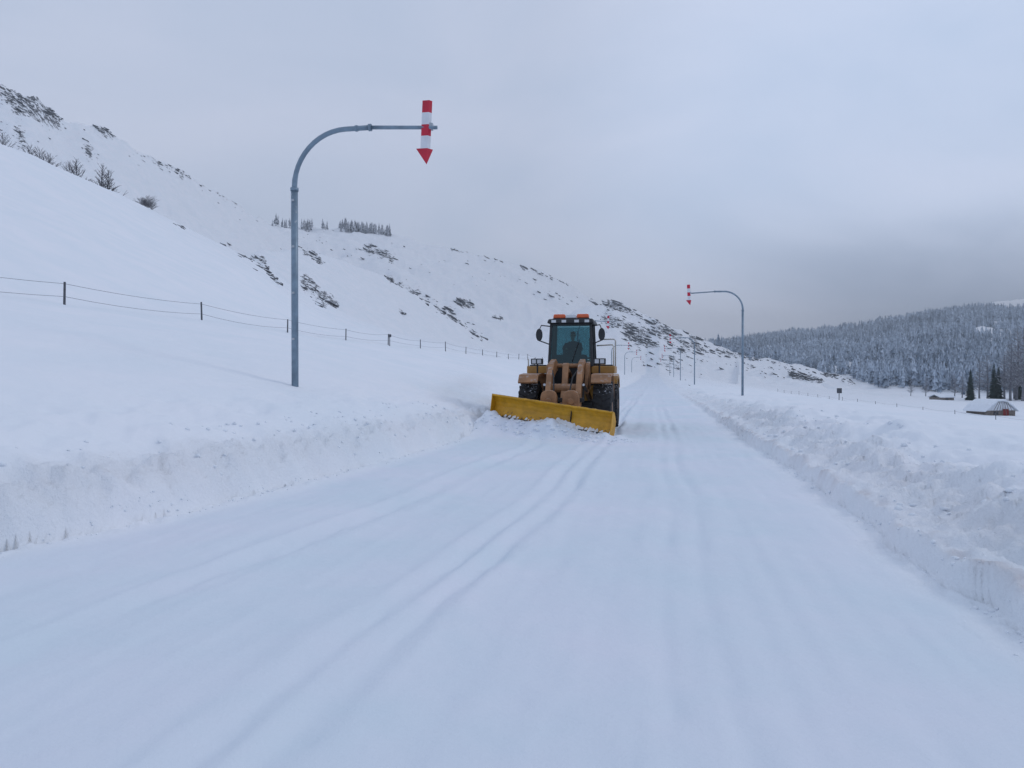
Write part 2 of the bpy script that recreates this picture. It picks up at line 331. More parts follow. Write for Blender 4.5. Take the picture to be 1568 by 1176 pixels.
# ------------------------------------------------------------------ forest on the mountain
def frost_mat(name,dark,frost,lo,hi):
    m,nt,b=new_mat(name)
    tc=nt.nodes.new('ShaderNodeTexCoord'); n=nt.nodes.new('ShaderNodeTexNoise'); n.inputs['Scale'].default_value=0.6; n.inputs['Detail'].default_value=6
    nt.links.new(tc.outputs['Object'],n.inputs['Vector'])
    n9=nt.nodes.new('ShaderNodeTexNoise'); n9.inputs['Scale'].default_value=0.012; n9.inputs['Detail'].default_value=4; nt.links.new(tc.outputs['Object'],n9.inputs['Vector'])
    at=nt.nodes.new('ShaderNodeAttribute'); at.attribute_name='tone'
    a=nt.nodes.new('ShaderNodeMath'); a.operation='ADD'; nt.links.new(n.outputs['Fac'],a.inputs[0]); nt.links.new(at.outputs['Fac'],a.inputs[1])
    a2=nt.nodes.new('ShaderNodeMath'); a2.operation='MULTIPLY_ADD'; a2.inputs[1].default_value=0.9; nt.links.new(n9.outputs['Fac'],a2.inputs[0]); nt.links.new(a.outputs[0],a2.inputs[2])
    mr=nt.nodes.new('ShaderNodeMapRange'); mr.inputs[1].default_value=lo+0.45; mr.inputs[2].default_value=hi+0.45; nt.links.new(a2.outputs[0],mr.inputs[0])
    mx=nt.nodes.new('ShaderNodeMixRGB'); mx.inputs['Color1'].default_value=list(dark)+[1]; mx.inputs['Color2'].default_value=list(frost)+[1]
    nt.links.new(mr.outputs[0],mx.inputs['Fac']); nt.links.new(mx.outputs['Color'],b.inputs['Base Color']); b.inputs['Roughness'].default_value=0.95
    b.inputs['Specular IOR Level'].default_value=0.1
    return m
m_forest=frost_mat('frosted_conifers',(0.12,0.17,0.24),(0.54,0.63,0.74),0.45,1.15)
def far_conifer(seed):
    r=random.Random(seed); v=[];f=[]
    tiers=6; b0=0
    for k in range(tiers):
        zb=0.08+0.145*k; zt=zb+0.27 if k<tiers-1 else 1.0; rad=0.16*(1-k/(tiers+0.4))**0.8*r.uniform(0.8,1.2)
        n=6; b0=len(v); v.append((r.uniform(-.015,.015),r.uniform(-.015,.015),min(zt,1.0)))
        for i in range(n):
            a=2*math.pi*(i+r.uniform(-.4,.4))/n; rr=rad*r.uniform(0.45,1.35); v.append((rr*math.cos(a),rr*math.sin(a),zb+r.uniform(-0.05,0.06)))
        for i in range(n):
            if r.random()<0.82: f.append((b0,b0+1+i,b0+1+(i+1)%n))
    b0=len(v); v+=[(0.015,0,-0.03),(-0.01,0.013,-0.03),(-0.01,-0.013,-0.03),(0,0,0.3)]; f+=[(b0,b0+1,b0+3),(b0+1,b0+2,b0+3),(b0+2,b0,b0+3)]
    return np.array(v),np.array(f)
TPL=[far_conifer(i) for i in range(12)]
def forest(name,XY,hfun,mat,tone=None):
    zz=ground(XY[:,0],XY[:,1]); FV=[];FF=[];TN=[];c=0
    for i,(x,y) in enumerate(XY):
        v,f=TPL[RNG.integers(12)]; h=hfun(); a=RNG.uniform(0,6.28); cs,sn=math.cos(a),math.sin(a); w=h*RNG.uniform(0.8,1.25)
        vv=np.stack([(v[:,0]*cs-v[:,1]*sn)*w,(v[:,0]*sn+v[:,1]*cs)*w,v[:,2]*h],1)+np.array([x,y,zz[i]])
        FV.append(vv); FF.append(f+c); c+=len(v); TN.append(np.full(len(v),RNG.uniform(0,0.5)+v[:,2]*0.15))
    return np_mesh(name,np.concatenate(FV),np.concatenate(FF),mat,False,{'tone':np.concatenate(TN)})
N=36000
yy=np.sqrt(RNG.uniform(300**2,960**2,N)); pxx=RNG.uniform(1020,1900,N); xx=(pxx-CX)/F*yy
inv=np.interp(pxx,XS,TE[0])+8
edge=np.interp(pxx,[1020,1100,1200,1300,1350,1400,1500,1900],[640,560,500,430,370,350,330,318])+22*fbm(pxx/18,yy*0,5,4)
den=fbm(xx/45,yy/45,201,4)
keep=(yy<inv)&(yy>edge)&(den>-0.8)
keep&=~((fbm(xx/22,yy/60,222,3)>0.85)&(yy>600))
XY=np.stack([xx[keep],yy[keep]],1)[:21000]
forest('distant_forest',XY,lambda:RNG.uniform(5.5,11.5),m_forest)
rx=[]
for (p0,p1,n) in [(418,480,30),(494,502,5),(520,600,95),(466,480,10),(530,575,40)]:
    for i in range(n):
        p=random.uniform(p0,p1); D=float(np.interp(p,XS,TC[0])); y=D+random.uniform(-14,3); rx.append(((p-CX)/F*y,y))
m_ridge=frost_mat('ridge_trees_frost',(0.22,0.24,0.28),(0.6,0.63,0.68),0.4,1.1)
forest('ridge_treeline',np.array(rx),lambda:RNG.uniform(4,9),m_ridge)

# ------------------------------------------------------------------ individual trees
m_bark=simple('frosted_bark',(0.17,0.175,0.20),0.9,var=0.4,scale=3,dust=(0.55,0.57,0.62),dustamt=0.42)
m_bark2=simple('dark_bark',(0.10,0.10,0.115),0.9,var=0.4,scale=3)
def bare_tree(name,x,y,h,seed,mat,nb=46,spread=0.28,lean=0.0,z=None,z0f=0.12,thick=1.0,up=0.0):
    r=random.Random(seed); m=MB(); z=gz(x,y) if z is None else z
    trunk=[Vector((lean*h*t+0.01*h*math.sin(5*t+seed),0.008*h*math.cos(7*t),h*t)) for t in [0,.2,.4,.6,.8,1]]
    m.tube([tuple(p) for p in trunk],[h*0.022*(1-0.93*t)+0.004 for t in [0,.2,.4,.6,.8,1]],6)
    def tp(t):
        i=min(int(t*5),4); return trunk[i].lerp(trunk[i+1],t*5-i)
    for i in range(nb):
        t=z0f+(0.97-z0f)*(i/nb)+r.uniform(-.01,.01); a=i*2.4+r.uniform(-.5,.5); L=h*spread*(1-t)**0.75*r.uniform(0.6,1.2)+0.05*h
        p0=tp(min(t,0.99)); d=Vector((math.cos(a),math.sin(a),r.uniform(-0.05,0.55)+up)).normalized()
        p1=p0+d*L*0.5; p2=p0+d*L+Vector((0,0,L*0.15))
        rr=(h*0.006*(1-t)+0.0016*h)*thick
        m.tube([p0,p1,p2],[rr,rr*0.7,rr*0.25],3,False)
        for k in range(9):
            s=r.uniform(0.2,1.0); q=p0.lerp(p2,s); dd=(d+Vector((r.uniform(-1,1),r.uniform(-1,1),r.uniform(-.3,.8)))*0.9).normalized()
            m.tube([q,q+dd*L*r.uniform(0.18,0.42)],[rr*0.6,rr*0.25],3,False)
    o=m.obj(name,mat); o.location=(x,y,z-0.1); return o
def at_img(px,y): return (px-CX)/F*y
for i,(px,py,hh,D,sp) in enumerate([(47,240,17,108,.4),(62,246,18,108,.4),(77,250,14,110,.4),(108,270,22,114,.38),(119,274,31,114,.34),(158,290,38,122,.30),(167,292,32,122,.32),(6,222,18,98,.4)]):
    x=at_img(px,D); z=gz(x,D); zt=CAMH+(HY-py)/F*D
    bare_tree('bare_tree',x,D,hh/F*D+max(0,zt-z),i+3,m_bark2,nb=50,spread=sp,z=min(z,zt),thick=1.3,up=0.7)
for i,(px,D,w) in enumerate([(219,120,1),(228,121,1.3),(234,122,0.9),(224,121,1)]):
    x=at_img(px,D); z=gz(x,D); bare_tree('shrub',x,D,1.6*w,40+i,m_bark2,nb=60,spread=0.9,z=z,thick=1.6,up=0.2)
m_spruce=frost_mat('spruce_needles',(0.03,0.05,0.045),(0.45,0.48,0.5),0.85,1.6)
def spruce(name,x,y,h,seed):
    r=random.Random(seed); V=[];Fc=[];tn=[]
    m=MB(); m.tube([(0,0,-0.2),(0,0,h*0.5),(0,0,h)],[h*0.018,h*0.01,0.01],6)
    V=list(m.v); faces=list(m.f); tn=[0]*len(V)
    for k in range(34):
        t=0.06+0.93*k/34; R=h*0.19*(1-t)**0.85+0.12
        for i in range(9):
            a=6.283*i/9+k*0.7+r.uniform(-.3,.3); L=R*r.uniform(0.6,1.15); zz=h*t+r.uniform(-.1,.1)
            c,s=math.cos(a),math.sin(a); droop=-L*r.uniform(0.15,0.45); w=L*0.30
            b0=len(V); tone=r.uniform(0,0.35)
            V+=[(0,0,zz+0.1),(c*L*0.55-s*w,s*L*0.55+c*w,zz+droop*0.5),(c*L,s*L,zz+droop),(c*L*0.55+s*w,s*L*0.55-c*w,zz+droop*0.5),(c*L*0.5,s*L*0.5,zz+droop*0.3+0.15)]
            tn+=[tone]*5; faces+=[(b0,b0+1,b0+4),(b0+1,b0+2,b0+4),(b0+2,b0+3,b0+4),(b0+3,b0,b0+4)]
    me=bpy.data.meshes.new(name); me.from_pydata(V,[],faces); me.update(); me.materials.append(m_spruce)
    at=me.attributes.new('tone','FLOAT','POINT'); at.data.foreach_set('value',tn)
    o=bpy.data.objects.new(name,me); scene.collection.objects.link(o); o.location=(x,y,gz(x,y)); return o
for i,(px,D,h) in enumerate([(1486,250,10.5),(1522,252,12.5),(1529,256,11.5),(1560,262,9)]):
    spruce('spruce_tree',at_img(px,D),D,h,i)
for i,(px,D,h) in enumerate([(1548,250,20),(1558,255,24),(1568,245,25),(1580,250,26),(1512,262,16),(1538,265,17),(1500,270,14),(1600,255,24),(1474,280,10),(1462,285,9),(1625,250,22),(1553,268,19),(1576,262,22),(1418,300,8),(1395,305,7)]):
    bare_tree('larch_tree',at_img(px,D),D,h,60+i,m_bark,nb=70,spread=0.2,z0f=0.2)

# ------------------------------------------------------------------ overhead road-edge markers
m_pole=simple('galvanised_blue_paint',(0.20,0.27,0.34),0.45,0.3,0.18,5,dust=(0.42,0.46,0.5),dustamt=0.25)
m_red=simple('red_reflective',(0.52,0.012,0.04),0.4,var=0.12,scale=5); m_white=simple('white_reflective',(0.68,0.70,0.74),0.45,var=0.06,scale=5)
m_boardback=simple('board_back',(0.42,0.46,0.5),0.5,0.4,0.1,5)
def marker(x,y,side,armz,arm,sunk=0.4,seg=14):
    z0=gz(x,y); e=empty('overhead_edge_marker',(x,y,z0),-math.atan(RS)*1.0+(0 if side>0 else math.pi))
    H=armz-z0; R=1.3
    MB().tube([(0,0,-sunk),(0,0,H-R-0.02)],0.082,seg).obj('lower_post',m_pole,e,True)
    MB().tube([(0,0,H-R-0.10),(0,0,H-R-0.02)],0.098,seg).obj('collar',m_pole,e,True)
    pts=[(0,0,H-R-0.04)]
    for k in range(0,13):
        a=math.pi/2*k/12; pts.append((R*(1-math.cos(a)),0,H-R+R*math.sin(a)))
    pts.append((1.95,0,H-0.0))
    MB().tube(pts,[0.064]*3+[0.058]*(len(pts)-3),seg).obj('bent_post',m_pole,e,True)
    MB().tube([(1.88,0,H),(1.94,0,H)],0.085,seg).tube([(1.55,0,H),(1.60,0,H)],0.075,seg).obj('flange',m_pole,e)
    MB().tube([(1.94,0,H),(arm,0,H-0.10)],[0.046,0.042],seg).obj('arm',m_pole,e,True)
    for zz in (1.1,2.2,3.3,4.4):
        if zz<H-R-0.3: MB().box(-0.03,0.03,-0.10,-0.075,zz,zz+0.05).obj('bolt',m_boardback,e)
    bx=arm-0.46; top=H+0.53
    b=bpy.data.objects.new('marker_board',None); scene.collection.objects.link(b); b.parent=e; b.location=(bx,-0.09 if side>0 else 0.09,0)
    b.rotation_euler=(0,math.radians(2.5)*side,(0 if side>0 else math.pi)+math.radians(8))
    hs=[0.275,0.275,0.26,0.29]
    for sg,(w0,ang) in enumerate([(0.165,-0.25),(0.085,0.75)]):
        c,s=math.cos(ang),math.sin(ang)
        def plate(poly,name,mat):
            mm=MB(); sgn=-1 if sg==0 else 1
            fr=[(sgn*p[0]*c, abs(p[0])*abs(s)*1.0,p[1]) for p in poly]
            n=len(fr); mm.v=fr+[(p[0]+0.0,p[1]+0.022,p[2]) for p in fr]
            mm.f=[tuple(range(n)),tuple(range(2*n-1,n-1,-1))]+[(i,n+i,n+(i+1)%n,(i+1)%n) for i in range(n)]
            return mm.obj(name,mat,b)
        z=top
        for k,hh in enumerate(hs):
            plate([(0,z),(w0,z),(w0,z-hh),(0,z-hh)],'stripe_%d_%d'%(sg,k),(m_red if k%2==0 else m_white)); z-=hh
        wa=w0*1.5+0.03
        plate([(0,z),(wa,z),(0,z-0.37)],'arrow_%d'%sg,m_red)
    MB().box(-0.06,0.10,0.02,0.16,H-0.12,H+0.02).obj('bracket',m_boardback,b)
    return e
for Y in (18,82,146,210,274):
    lat_=-8.62 if Y==18 else -8.6+0.2; x=lat_+RS*Y; marker(x,Y,1,7.52 if Y==18 else 7.7+(0 if Y<150 else 0.8),3.54)
for Y in (53,117,181,245,309):
    lat_=6.2; x=lat_+RS*Y; marker(x,Y,-1,7.7+(0 if Y<150 else 0.8),3.80)

# ------------------------------------------------------------------ wire fences
m_post=simple('weathered_post',(0.09,0.095,0.11),0.85,var=0.3,scale=8); m_wire=simple('fence_wire',(0.22,0.23,0.25),0.6,0.3)
def fence(name,pts,hgt,wires,rp=0.045,rw=0.012):
    m=MB(); w=MB(); tops=[]
    for (x,y) in pts:
        z=gz(x,y); l=random.uniform(-.04,.04); m.tube([(x,y,z-0.2),(x+l,y,z+hgt*random.uniform(0.95,1.08))],[rp,rp*0.9],6); tops.append((x,y,z))
    for i in range(len(tops)-1):
        for wz in wires:
            a=Vector(tops[i])+Vector((0,0,wz)); b_=Vector(tops[i+1])+Vector((0,0,wz)); P=[]
            sg=random.uniform(0.06,0.16)
            for k in range(7):
                t=k/6; p=a.lerp(b_,t); p.z-=sg*4*t*(1-t); 
                g0=gz(p.x,p.y)+0.05
                p.z=max(p.z,g0); P.append(p)
            w.tube(P,rw,4,False)
    e=empty(name); m.obj('posts',m_post,e); w.obj('wires',m_wire,e)
    return e
a_=22
fp=[]
inv=1.107e-3
for k in range(-3,22):
    q=inv+3.36e-4*k
    if q<=0.0002: continue
    Y=F*a_*q; fp.append((-a_+RS*Y,Y))
fence('wire_fence',fp,0.85,(0.78,0.30),rw=0.010)
fence('wire_fence',[(24+RS*Y+6,Y) for Y in range(30,190,9)],0.75,(0.65,0.3),0.03,0.008)
x,y=-21.4+RS*60.8,60.5; z=gz(x,y); e=empty('utility_box',(x,y,z))
MB().tube([(0,0,-.2),(0,0,0.8)],0.035,6).obj('post',m_post,e); MB().box(-.12,.12,-.08,.08,0.72,0.95).obj('box',m_post,e,bevel=0.02)

# ------------------------------------------------------------------ hut, cabin & sign in the valley
m_wood=simple('old_wood',(0.20,0.175,0.16),0.9,var=0.35,scale=4); m_hsnow=simple('roof_snow',(0.76,0.80,0.85),0.8,var=0.04,scale=2,bump=0.3)
m_redw=simple('red_door_paint',(0.22,0.04,0.04),0.7)
D=125; x=at_img(1517,D); z=gz(x,D); e=empty('snow_covered_hut',(x,D,z),0.25)
MB().box(-2.9,2.9,-2.0,2.0,-0.4,0.75).obj('walls',m_wood,e)
mm=MB(); mm.prism_y([(-3.4,0.55),(-2.2,1.45),(-0.8,2.25),(0.5,2.3),(2.0,1.55),(3.4,0.55),(3.3,0.85),(2.0,1.9),(0.6,2.62),(-0.9,2.55),(-2.3,1.75),(-3.3,0.85)],-2.3,2.3); mm.obj('roof_snow',m_hsnow,e,bevel=0.08)
mm=MB(); mm.prism_y([(-2.9,0.76),(2.9,0.76),(1.9,1.5),(0.5,2.22),(-0.8,2.2),(-2.1,1.42)],-1.9,1.9); mm.obj('gable',m_hsnow,e)
mm=MB()
for k in range(-3,4): mm.tube([(k*0.85,-2.32,-0.3),(k*0.30,-2.36,2.2)],0.04,5)
mm.obj('frame_poles',m_wood,e); MB().box(0.3,1.5,-2.08,-2.0,-0.2,1.0).obj('door',m_redw,e); MB().box(-1.5,-0.6,-2.06,-2.0,0.1,0.65).obj('window',m_post,e)
def cabin(px,D,w,h,rz):
    x=at_img(px,D); z=gz(x,D); e=empty('log_cabin',(x,D,z),rz)
    MB().box(-w/2,w/2,-w*.35,w*.35,-0.5,h*0.5).obj('log_walls',m_wood,e)
    mm=MB(); mm.prism_x([(-w*.42,h*.45),(0,h*.95),(w*.42,h*.45),(w*.42,h*.6),(0,h*1.15),(-w*.42,h*.6)],-w*.55,w*.55); mm.obj('roof_snow',m_hsnow,e,bevel=0.05)
    MB().box(-w*.1,w*.08,-w*.355,-w*.35,0,h*0.4).obj('door',m_post,e); MB().box(w*.2,w*.35,-w*.355,-w*.35,h*.15,h*0.38).obj('window',m_post,e)
cabin(1442,250,6,1.8,0.3)
for (px,D,hh,w) in [(1285,75,0.45,0.5)]:
    x=at_img(px,D); z=gz(x,D); e=empty('roadside_sign',(x,D,z)); MB().tube([(0,0,-.3),(0,0,hh+0.8)],0.035,6).obj('post',m_post,e); MB().box(-w/2,w/2,-0.06,-0.036,hh+0.35,hh+0.85).obj('panel',m_post,e)

# ------------------------------------------------------------------ wheel loader with snow plough
TH=-math.atan(RS)
LO=empty('wheel_loader',(1.65,22.6,0.0),TH)
m_tan=simple('weathered_loader_ochre',(0.30,0.150,0.068),0.5,0,0.28,4,dust=(0.36,0.28,0.24),dustamt=0.26)
m_yel=simple('loader_ochre',(0.38,0.195,0.042),0.45,0,0.22,4,dust=(0.45,0.45,0.47),dustamt=0.24)
m_blade=simple('plough_yellow',(0.56,0.29,0.015),0.45,0,0.20,5,dust=(0.13,0.08,0.04),dustamt=0.32)
m_blk=simple('black_frame',(0.018,0.02,0.024),0.5,0,0.3,6); m_rub=simple('tyre_rubber',(0.02,0.021,0.024),0.85,0,0.3,8,dust=(0.6,0.63,0.68),dustamt=0.24)
m_steel=simple('steel',(0.45,0.46,0.48),0.3,0.9,0.1,8); m_orange=simple('beacon_orange',(0.65,0.11,0.03),0.3,0,0.1,8); m_lens=simple('lamp_lens',(0.6,0.62,0.65),0.2,0,0.1,8)
m_rail=simple('handrail_paint',(0.55,0.52,0.47),0.5)
def mglass():
    m,nt,b=new_mat('cab_glass'); nt.nodes.remove(b); out=nt.nodes['Material Output']
    t=nt.nodes.new('ShaderNodeBsdfTransparent'); t.inputs['Color'].default_value=(0.17,0.36,0.39,1)
    gl=nt.nodes.new('ShaderNodeBsdfGlossy'); gl.inputs['Roughness'].default_value=0.05; gl.inputs['Color'].default_value=(0.7,0.95,1,1)
    lw=nt.nodes.new('ShaderNodeLayerWeight'); lw.inputs['Blend'].default_value=0.2
    mr=nt.nodes.new('ShaderNodeMapRange'); mr.inputs[3].default_value=0.05; mr.inputs[4].default_value=0.6; nt.links.new(lw.outputs['Fresnel'],mr.inputs[0])
    mx=nt.nodes.new('ShaderNodeMixShader'); nt.links.new(mr.outputs[0],mx.inputs[0]); nt.links.new(t.outputs[0],mx.inputs[1]); nt.links.new(gl.outputs[0],mx.inputs[2]); nt.links.new(mx.outputs[0],out.inputs['Surface']); return m
m_glass=mglass()
def wheel(x,y,name):
    m=MB(); R=0.77; W=0.56; prof=[(-W/2*0.80,0.42),(-W/2,0.50),(-W/2,0.66),(-W/2*0.85,R-0.04),(-W/4,R-0.005),(0,R),(W/4,R-0.005),(W/2*0.85,R-0.04),(W/2,0.66),(W/2,0.50),(W/2*0.80,0.42)]
    n=40
    for k in range(n):
        a=2*math.pi*k/n
        for (px,pr) in prof: m.v.append((px,pr*math.cos(a),pr*math.sin(a)))
    L=len(prof)
    for k in range(n):
        for i in range(L-1): m.f.append((k*L+i,k*L+i+1,((k+1)%n)*L+i+1,((k+1)%n)*L+i))
    nl=20
    for k in range(nl):
        for sd in (-1,1):
            a=2*math.pi*(k+(0.5 if sd>0 else 0))/nl; b0=len(m.v)
            for rr in (R-0.03,R+0.04):
                for (xx,da) in ((0.02,0.10),(W/2*0.96,-0.05),(W/2*0.96,0.04),(0.02,0.20)):
                    r2=rr-(0.03 if xx>0.1 else 0); m.v.append((sd*xx,r2*math.cos(a+da),r2*math.sin(a+da)))
            m.f+=[tuple(b0+i for i in q) for q in [(0,1,2,3),(4,5,6,7),(0,1,5,4),(1,2,6,5),(2,3,7,6),(3,0,4,7)]]
    o=m.obj(name,m_rub,LO); o.location=(x,y,R+0.0)
    r=MB(); sg=1 if x>0 else -1
    r.tube([(-0.2,0,0),(0.19,0,0)],0.43,28); r.tube([(sg*0.19,0,0),(sg*0.26,0,0)],[0.2,0.16],20)
    o2=r.obj(name+'_rim',m_tan,LO); o2.location=(x,y,R)
for (x,y,nm) in [(-1.1,0,'wheel_fl'),(1.1,0,'wheel_fr'),(-1.12,3.1,'wheel_rl'),(1.12,3.1,'wheel_rr')]: wheel(x,y,nm)
MB().tube([(-0.9,0,0.77),(0.9,0,0.77)],0.20,16).tube([(-0.9,3.1,0.77),(0.9,3.1,0.77)],0.2,16).obj('axles',m_blk,LO)
MB().box(-0.42,0.42,-0.45,1.2,0.55,1.35).obj('front_frame',m_blk,LO,bevel=0.02)
MB().prism_x([(-0.1,1.3),(0.2,2.05),(0.75,2.15),(1.0,1.3)],-0.64,-0.53).prism_x([(-0.1,1.3),(0.2,2.05),(0.75,2.15),(1.0,1.3)],0.53,0.64).obj('boom_towers',m_tan,LO,bevel=0.02)
arm=[(0.72,2.12),(0.35,2.22),(-0.15,2.12),(-0.65,1.75),(-1.05,1.2),(-1.25,0.72),(-1.15,0.5),(-0.95,0.55),(-0.80,0.95),(-0.45,1.38),(0.0,1.72),(0.45,1.84),(0.72,1.86)]
MB().prism_x(arm,-0.52,-0.36).prism_x(arm,0.36,0.52).obj('lift_arms',m_tan,LO,bevel=0.015)
MB().tube([(-0.36,-0.62,1.35),(0.36,-0.62,1.35)],0.13,14).tube([(-0.6,0.55,2.02),(0.6,0.55,2.02)],0.07,12).tube([(-0.58,-1.12,0.66),(0.58,-1.12,0.66)],0.08,12).obj('cross_tubes',m_tan,LO)
MB().prism_x([(-0.35,2.05),(-0.2,2.1),(-0.35,1.4),(-0.95,0.75),(-1.08,0.85),(-0.55,1.5)],-0.09,0.09).obj('bell_crank',m_tan,LO,bevel=0.02)
MB().tube([(0,0.75,1.72),(0,0.15,1.86)],0.085,12).tube([(-0.66,0.55,0.95),(-0.62,-0.2,1.25)],0.075,12).tube([(0.66,0.55,0.95),(0.62,-0.2,1.25)],0.075,12).obj('hydraulic_barrels',m_tan,LO)
MB().tube([(0,0.15,1.86),(0,-0.26,2.0)],0.04,10).tube([(-0.62,-0.2,1.25),(-0.57,-0.75,1.45)],0.04,10).tube([(0.62,-0.2,1.25),(0.57,-0.75,1.45)],0.04,10).obj('piston_rods',m_steel,LO)
for sx in (-0.36,0.27):
    m=MB(); pl=[(-0.22,0.55),(-0.25,0.85),(-0.23,1.12),(-0.19,1.24),(-0.08,1.30),(0.08,1.30),(0.19,1.24),(0.23,1.12),(0.25,0.85),(0.22,0.55)]
    m.prism_y([(p[0]+sx,p[1]) for p in pl],-1.42,-1.18); m.tube([(sx,-1.46,0.98),(sx,-1.40,0.98)],0.10,14); m.obj('coupler_boss',m_tan,LO,bevel=0.03)
MB().box(-0.62,0.62,-1.40,-1.30,0.42,0.56).box(-0.62,0.62,-1.17,-1.10,0.95,1.08).obj('coupler_frame',m_blk,LO,bevel=0.02)
MB().tube([(-0.42,-0.3,1.98),(-0.3,-0.75,1.66),(-0.25,-1.1,1.2)],0.022,6).tube([(0.42,-0.3,1.98),(0.25,-0.75,1.66),(0.2,-1.1,1.2)],0.022,6).obj('hoses',m_blk,LO)
for sg in (-1,1):
    P=[(-0.72,1.48),(-0.52,1.68),(0.15,1.72),(0.85,1.70),(0.95,1.45),(1.02,1.0),(1.06,1.0),(1.02,1.5),(0.92,1.78),(0.15,1.79),(-0.56,1.75),(-0.78,1.52)]
    a,c=(0.78*sg,1.36*sg); MB().prism_x(P,min(a,c),max(a,c)).obj('front_fender',m_tan,LO,bevel=0.01)
    a,c=(0.66*sg,1.38*sg); MB().box(min(a,c),max(a,c),0.95,2.3,1.79,2.02).obj('side_platform',m_yel,LO,bevel=0.02)
    a,c=(0.72*sg,1.24*sg); MB().box(min(a,c),max(a,c),1.07,2.2,1.35,1.78).obj('side_tank',m_tan,LO,bevel=0.03)
    a,c=(0.80*sg,1.30*sg); MB().box(min(a,c),max(a,c),1.0,2.3,2.023,2.06).obj('tread_plate',m_blk,LO)
    MB().tube([(0.95*sg,0.35,1.75),(0.95*sg,0.35,2.1)],0.03,8).box(min(0.78*sg,1.14*sg),max(0.78*sg,1.14*sg),0.25,0.45,2.06,2.24).obj('lamp_housing',m_blk,LO,bevel=0.02)
    MB().box(min(0.82*sg,0.94*sg),max(0.82*sg,0.94*sg),0.235,0.25,2.09,2.21).box(min(0.98*sg,1.10*sg),max(0.98*sg,1.10*sg),0.235,0.25,2.09,2.21).obj('lamp_lenses',m_steel,LO)
    MB().box(min(1.0*sg,1.3*sg),max(1.0*sg,1.3*sg),1.25,1.6,0.62,0.66).box(min(1.0*sg,1.3*sg),max(1.0*sg,1.3*sg),1.25,1.6,1.0,1.04).tube([(1.28*sg,1.25,0.6),(1.28*sg,1.25,1.7)],0.02,6).tube([(1.28*sg,1.6,0.6),(1.28*sg,1.6,1.7)],0.02,6).obj('steps',m_blk,LO)
    MB().tube([(1.34*sg,1.0,2.0),(1.34*sg,1.0,2.62),(1.30*sg,1.1,2.68),(1.20*sg,1.2,2.68),(0.8*sg,1.25,2.66)] if sg>0 else [(1.34*sg,1.0,2.0),(1.34*sg,1.0,2.25)],0.022,8).tube([(1.34*sg,2.2,2.0),(1.34*sg,2.2,2.85),(1.30*sg,2.1,2.9),(0.9*sg,2.1,2.9)] if sg>0 else [(1.34*sg,2.2,2.0),(1.34*sg,2.2,2.3)],0.022,8).obj('handrail',m_rail,LO,True)
    MB().tube([(0.66*sg,1.15,3.28),(0.92*sg,0.95,3.30),(0.98*sg,0.92,3.15)],0.018,6).tube([(0.66*sg,1.1,2.7),(0.98*sg,0.92,2.82)],0.018,6).obj('mirror_arm',m_blk,LO)
    m=MB(); m.prism_y([(0.98*sg+0.105*math.cos(a*math.pi/8)*(1),3.0+0.20*math.sin(a*math.pi/8)) for a in range(16)],0.88,0.95); m.obj('mirror',m_blk,LO,bevel=0.015)
    P=[(2.35,1.45),(2.5,1.62),(3.1,1.70),(3.8,1.60),(4.0,1.3),(4.05,1.3),(3.85,1.68),(3.1,1.78),(2.45,1.70),(2.3,1.5)]
    a,c=(0.89*sg,1.4*sg); MB().prism_x(P,min(a,c),max(a,c)).obj('rear_fender',m_yel,LO,bevel=0.01)
MB().box(-0.88,0.88,2.5,5.0,0.85,2.25,0.04,0.03).obj('engine_hood',m_yel,LO,bevel=0.06)
MB().box(-1.15,1.15,4.75,5.3,0.75,1.6).obj('counterweight',m_tan,LO,bevel=0.05)
MB().tube([(0.45,3.2,2.2),(0.45,3.2,3.0)],0.055,10).obj('exhaust',m_blk,LO); MB().tube([(-0.4,3.2,2.2),(-0.4,3.2,2.75)],[0.1,0.12],12).obj('air_cleaner',m_blk,LO)
MB().box(-0.65,0.65,1.02,2.45,1.40,2.02).obj('cab_base',m_blk,LO,bevel=0.02)
cab=MB(); W0,W1=0.68,0.62
for sx in (-1,1):
    for (y0,y1_) in ((0.98,1.12),(1.75,1.72),(2.42,2.32)):
        cab.tube([(sx*W0,y0,2.0),(sx*W1,y1_,3.38)],0.055,4)
cab.tube([(-W0,0.98,2.06),(W0,0.98,2.06)],0.045,4); cab.tube([(-W1,1.12,3.34),(W1,1.12,3.34)],0.05,4)
cab.tube([(-W0,2.42,2.3),(W0,2.42,2.3)],0.045,4); cab.tube([(-0.22,1.0,2.06),(-0.30,1.12,2.42)],0.014,5)
cab.obj('cab_frame',m_blk,LO,bevel=0.01)
MB().box(-0.74,0.74,0.92,2.5,3.36,3.50,0.04,0.04).obj('cab_roof',m_blk,LO,bevel=0.04)
for xx in (-0.52,-0.2,0.2,0.52): MB().box(xx-0.07,xx+0.07,0.895,0.925,3.38,3.46).obj('roof_lamp',m_lens,LO)
MB().box(-0.58,0.58,1.1,1.3,3.50,3.53).obj('beacon_base',m_blk,LO,bevel=0.01)
MB().box(-0.57,-0.17,1.1,1.3,3.535,3.66,0.02,0.02).box(0.17,0.57,1.1,1.3,3.535,3.66,0.02,0.02).obj('beacon_orange',m_orange,LO,bevel=0.03)
MB().box(-0.165,0.165,1.1,1.3,3.535,3.64,0.01,0.02).obj('beacon_centre',m_lens,LO,bevel=0.02)
mesh_obj('windshield',[(-0.64,0.99,2.09),(0.64,0.99,2.09),(0.59,1.12,3.32),(-0.59,1.12,3.32)],[(0,1,2,3)],m_glass,LO)
mesh_obj('rear_window',[(-0.64,2.41,2.34),(0.64,2.41,2.34),(0.59,2.33,3.32),(-0.59,2.33,3.32)],[(0,1,2,3)],m_glass,LO)
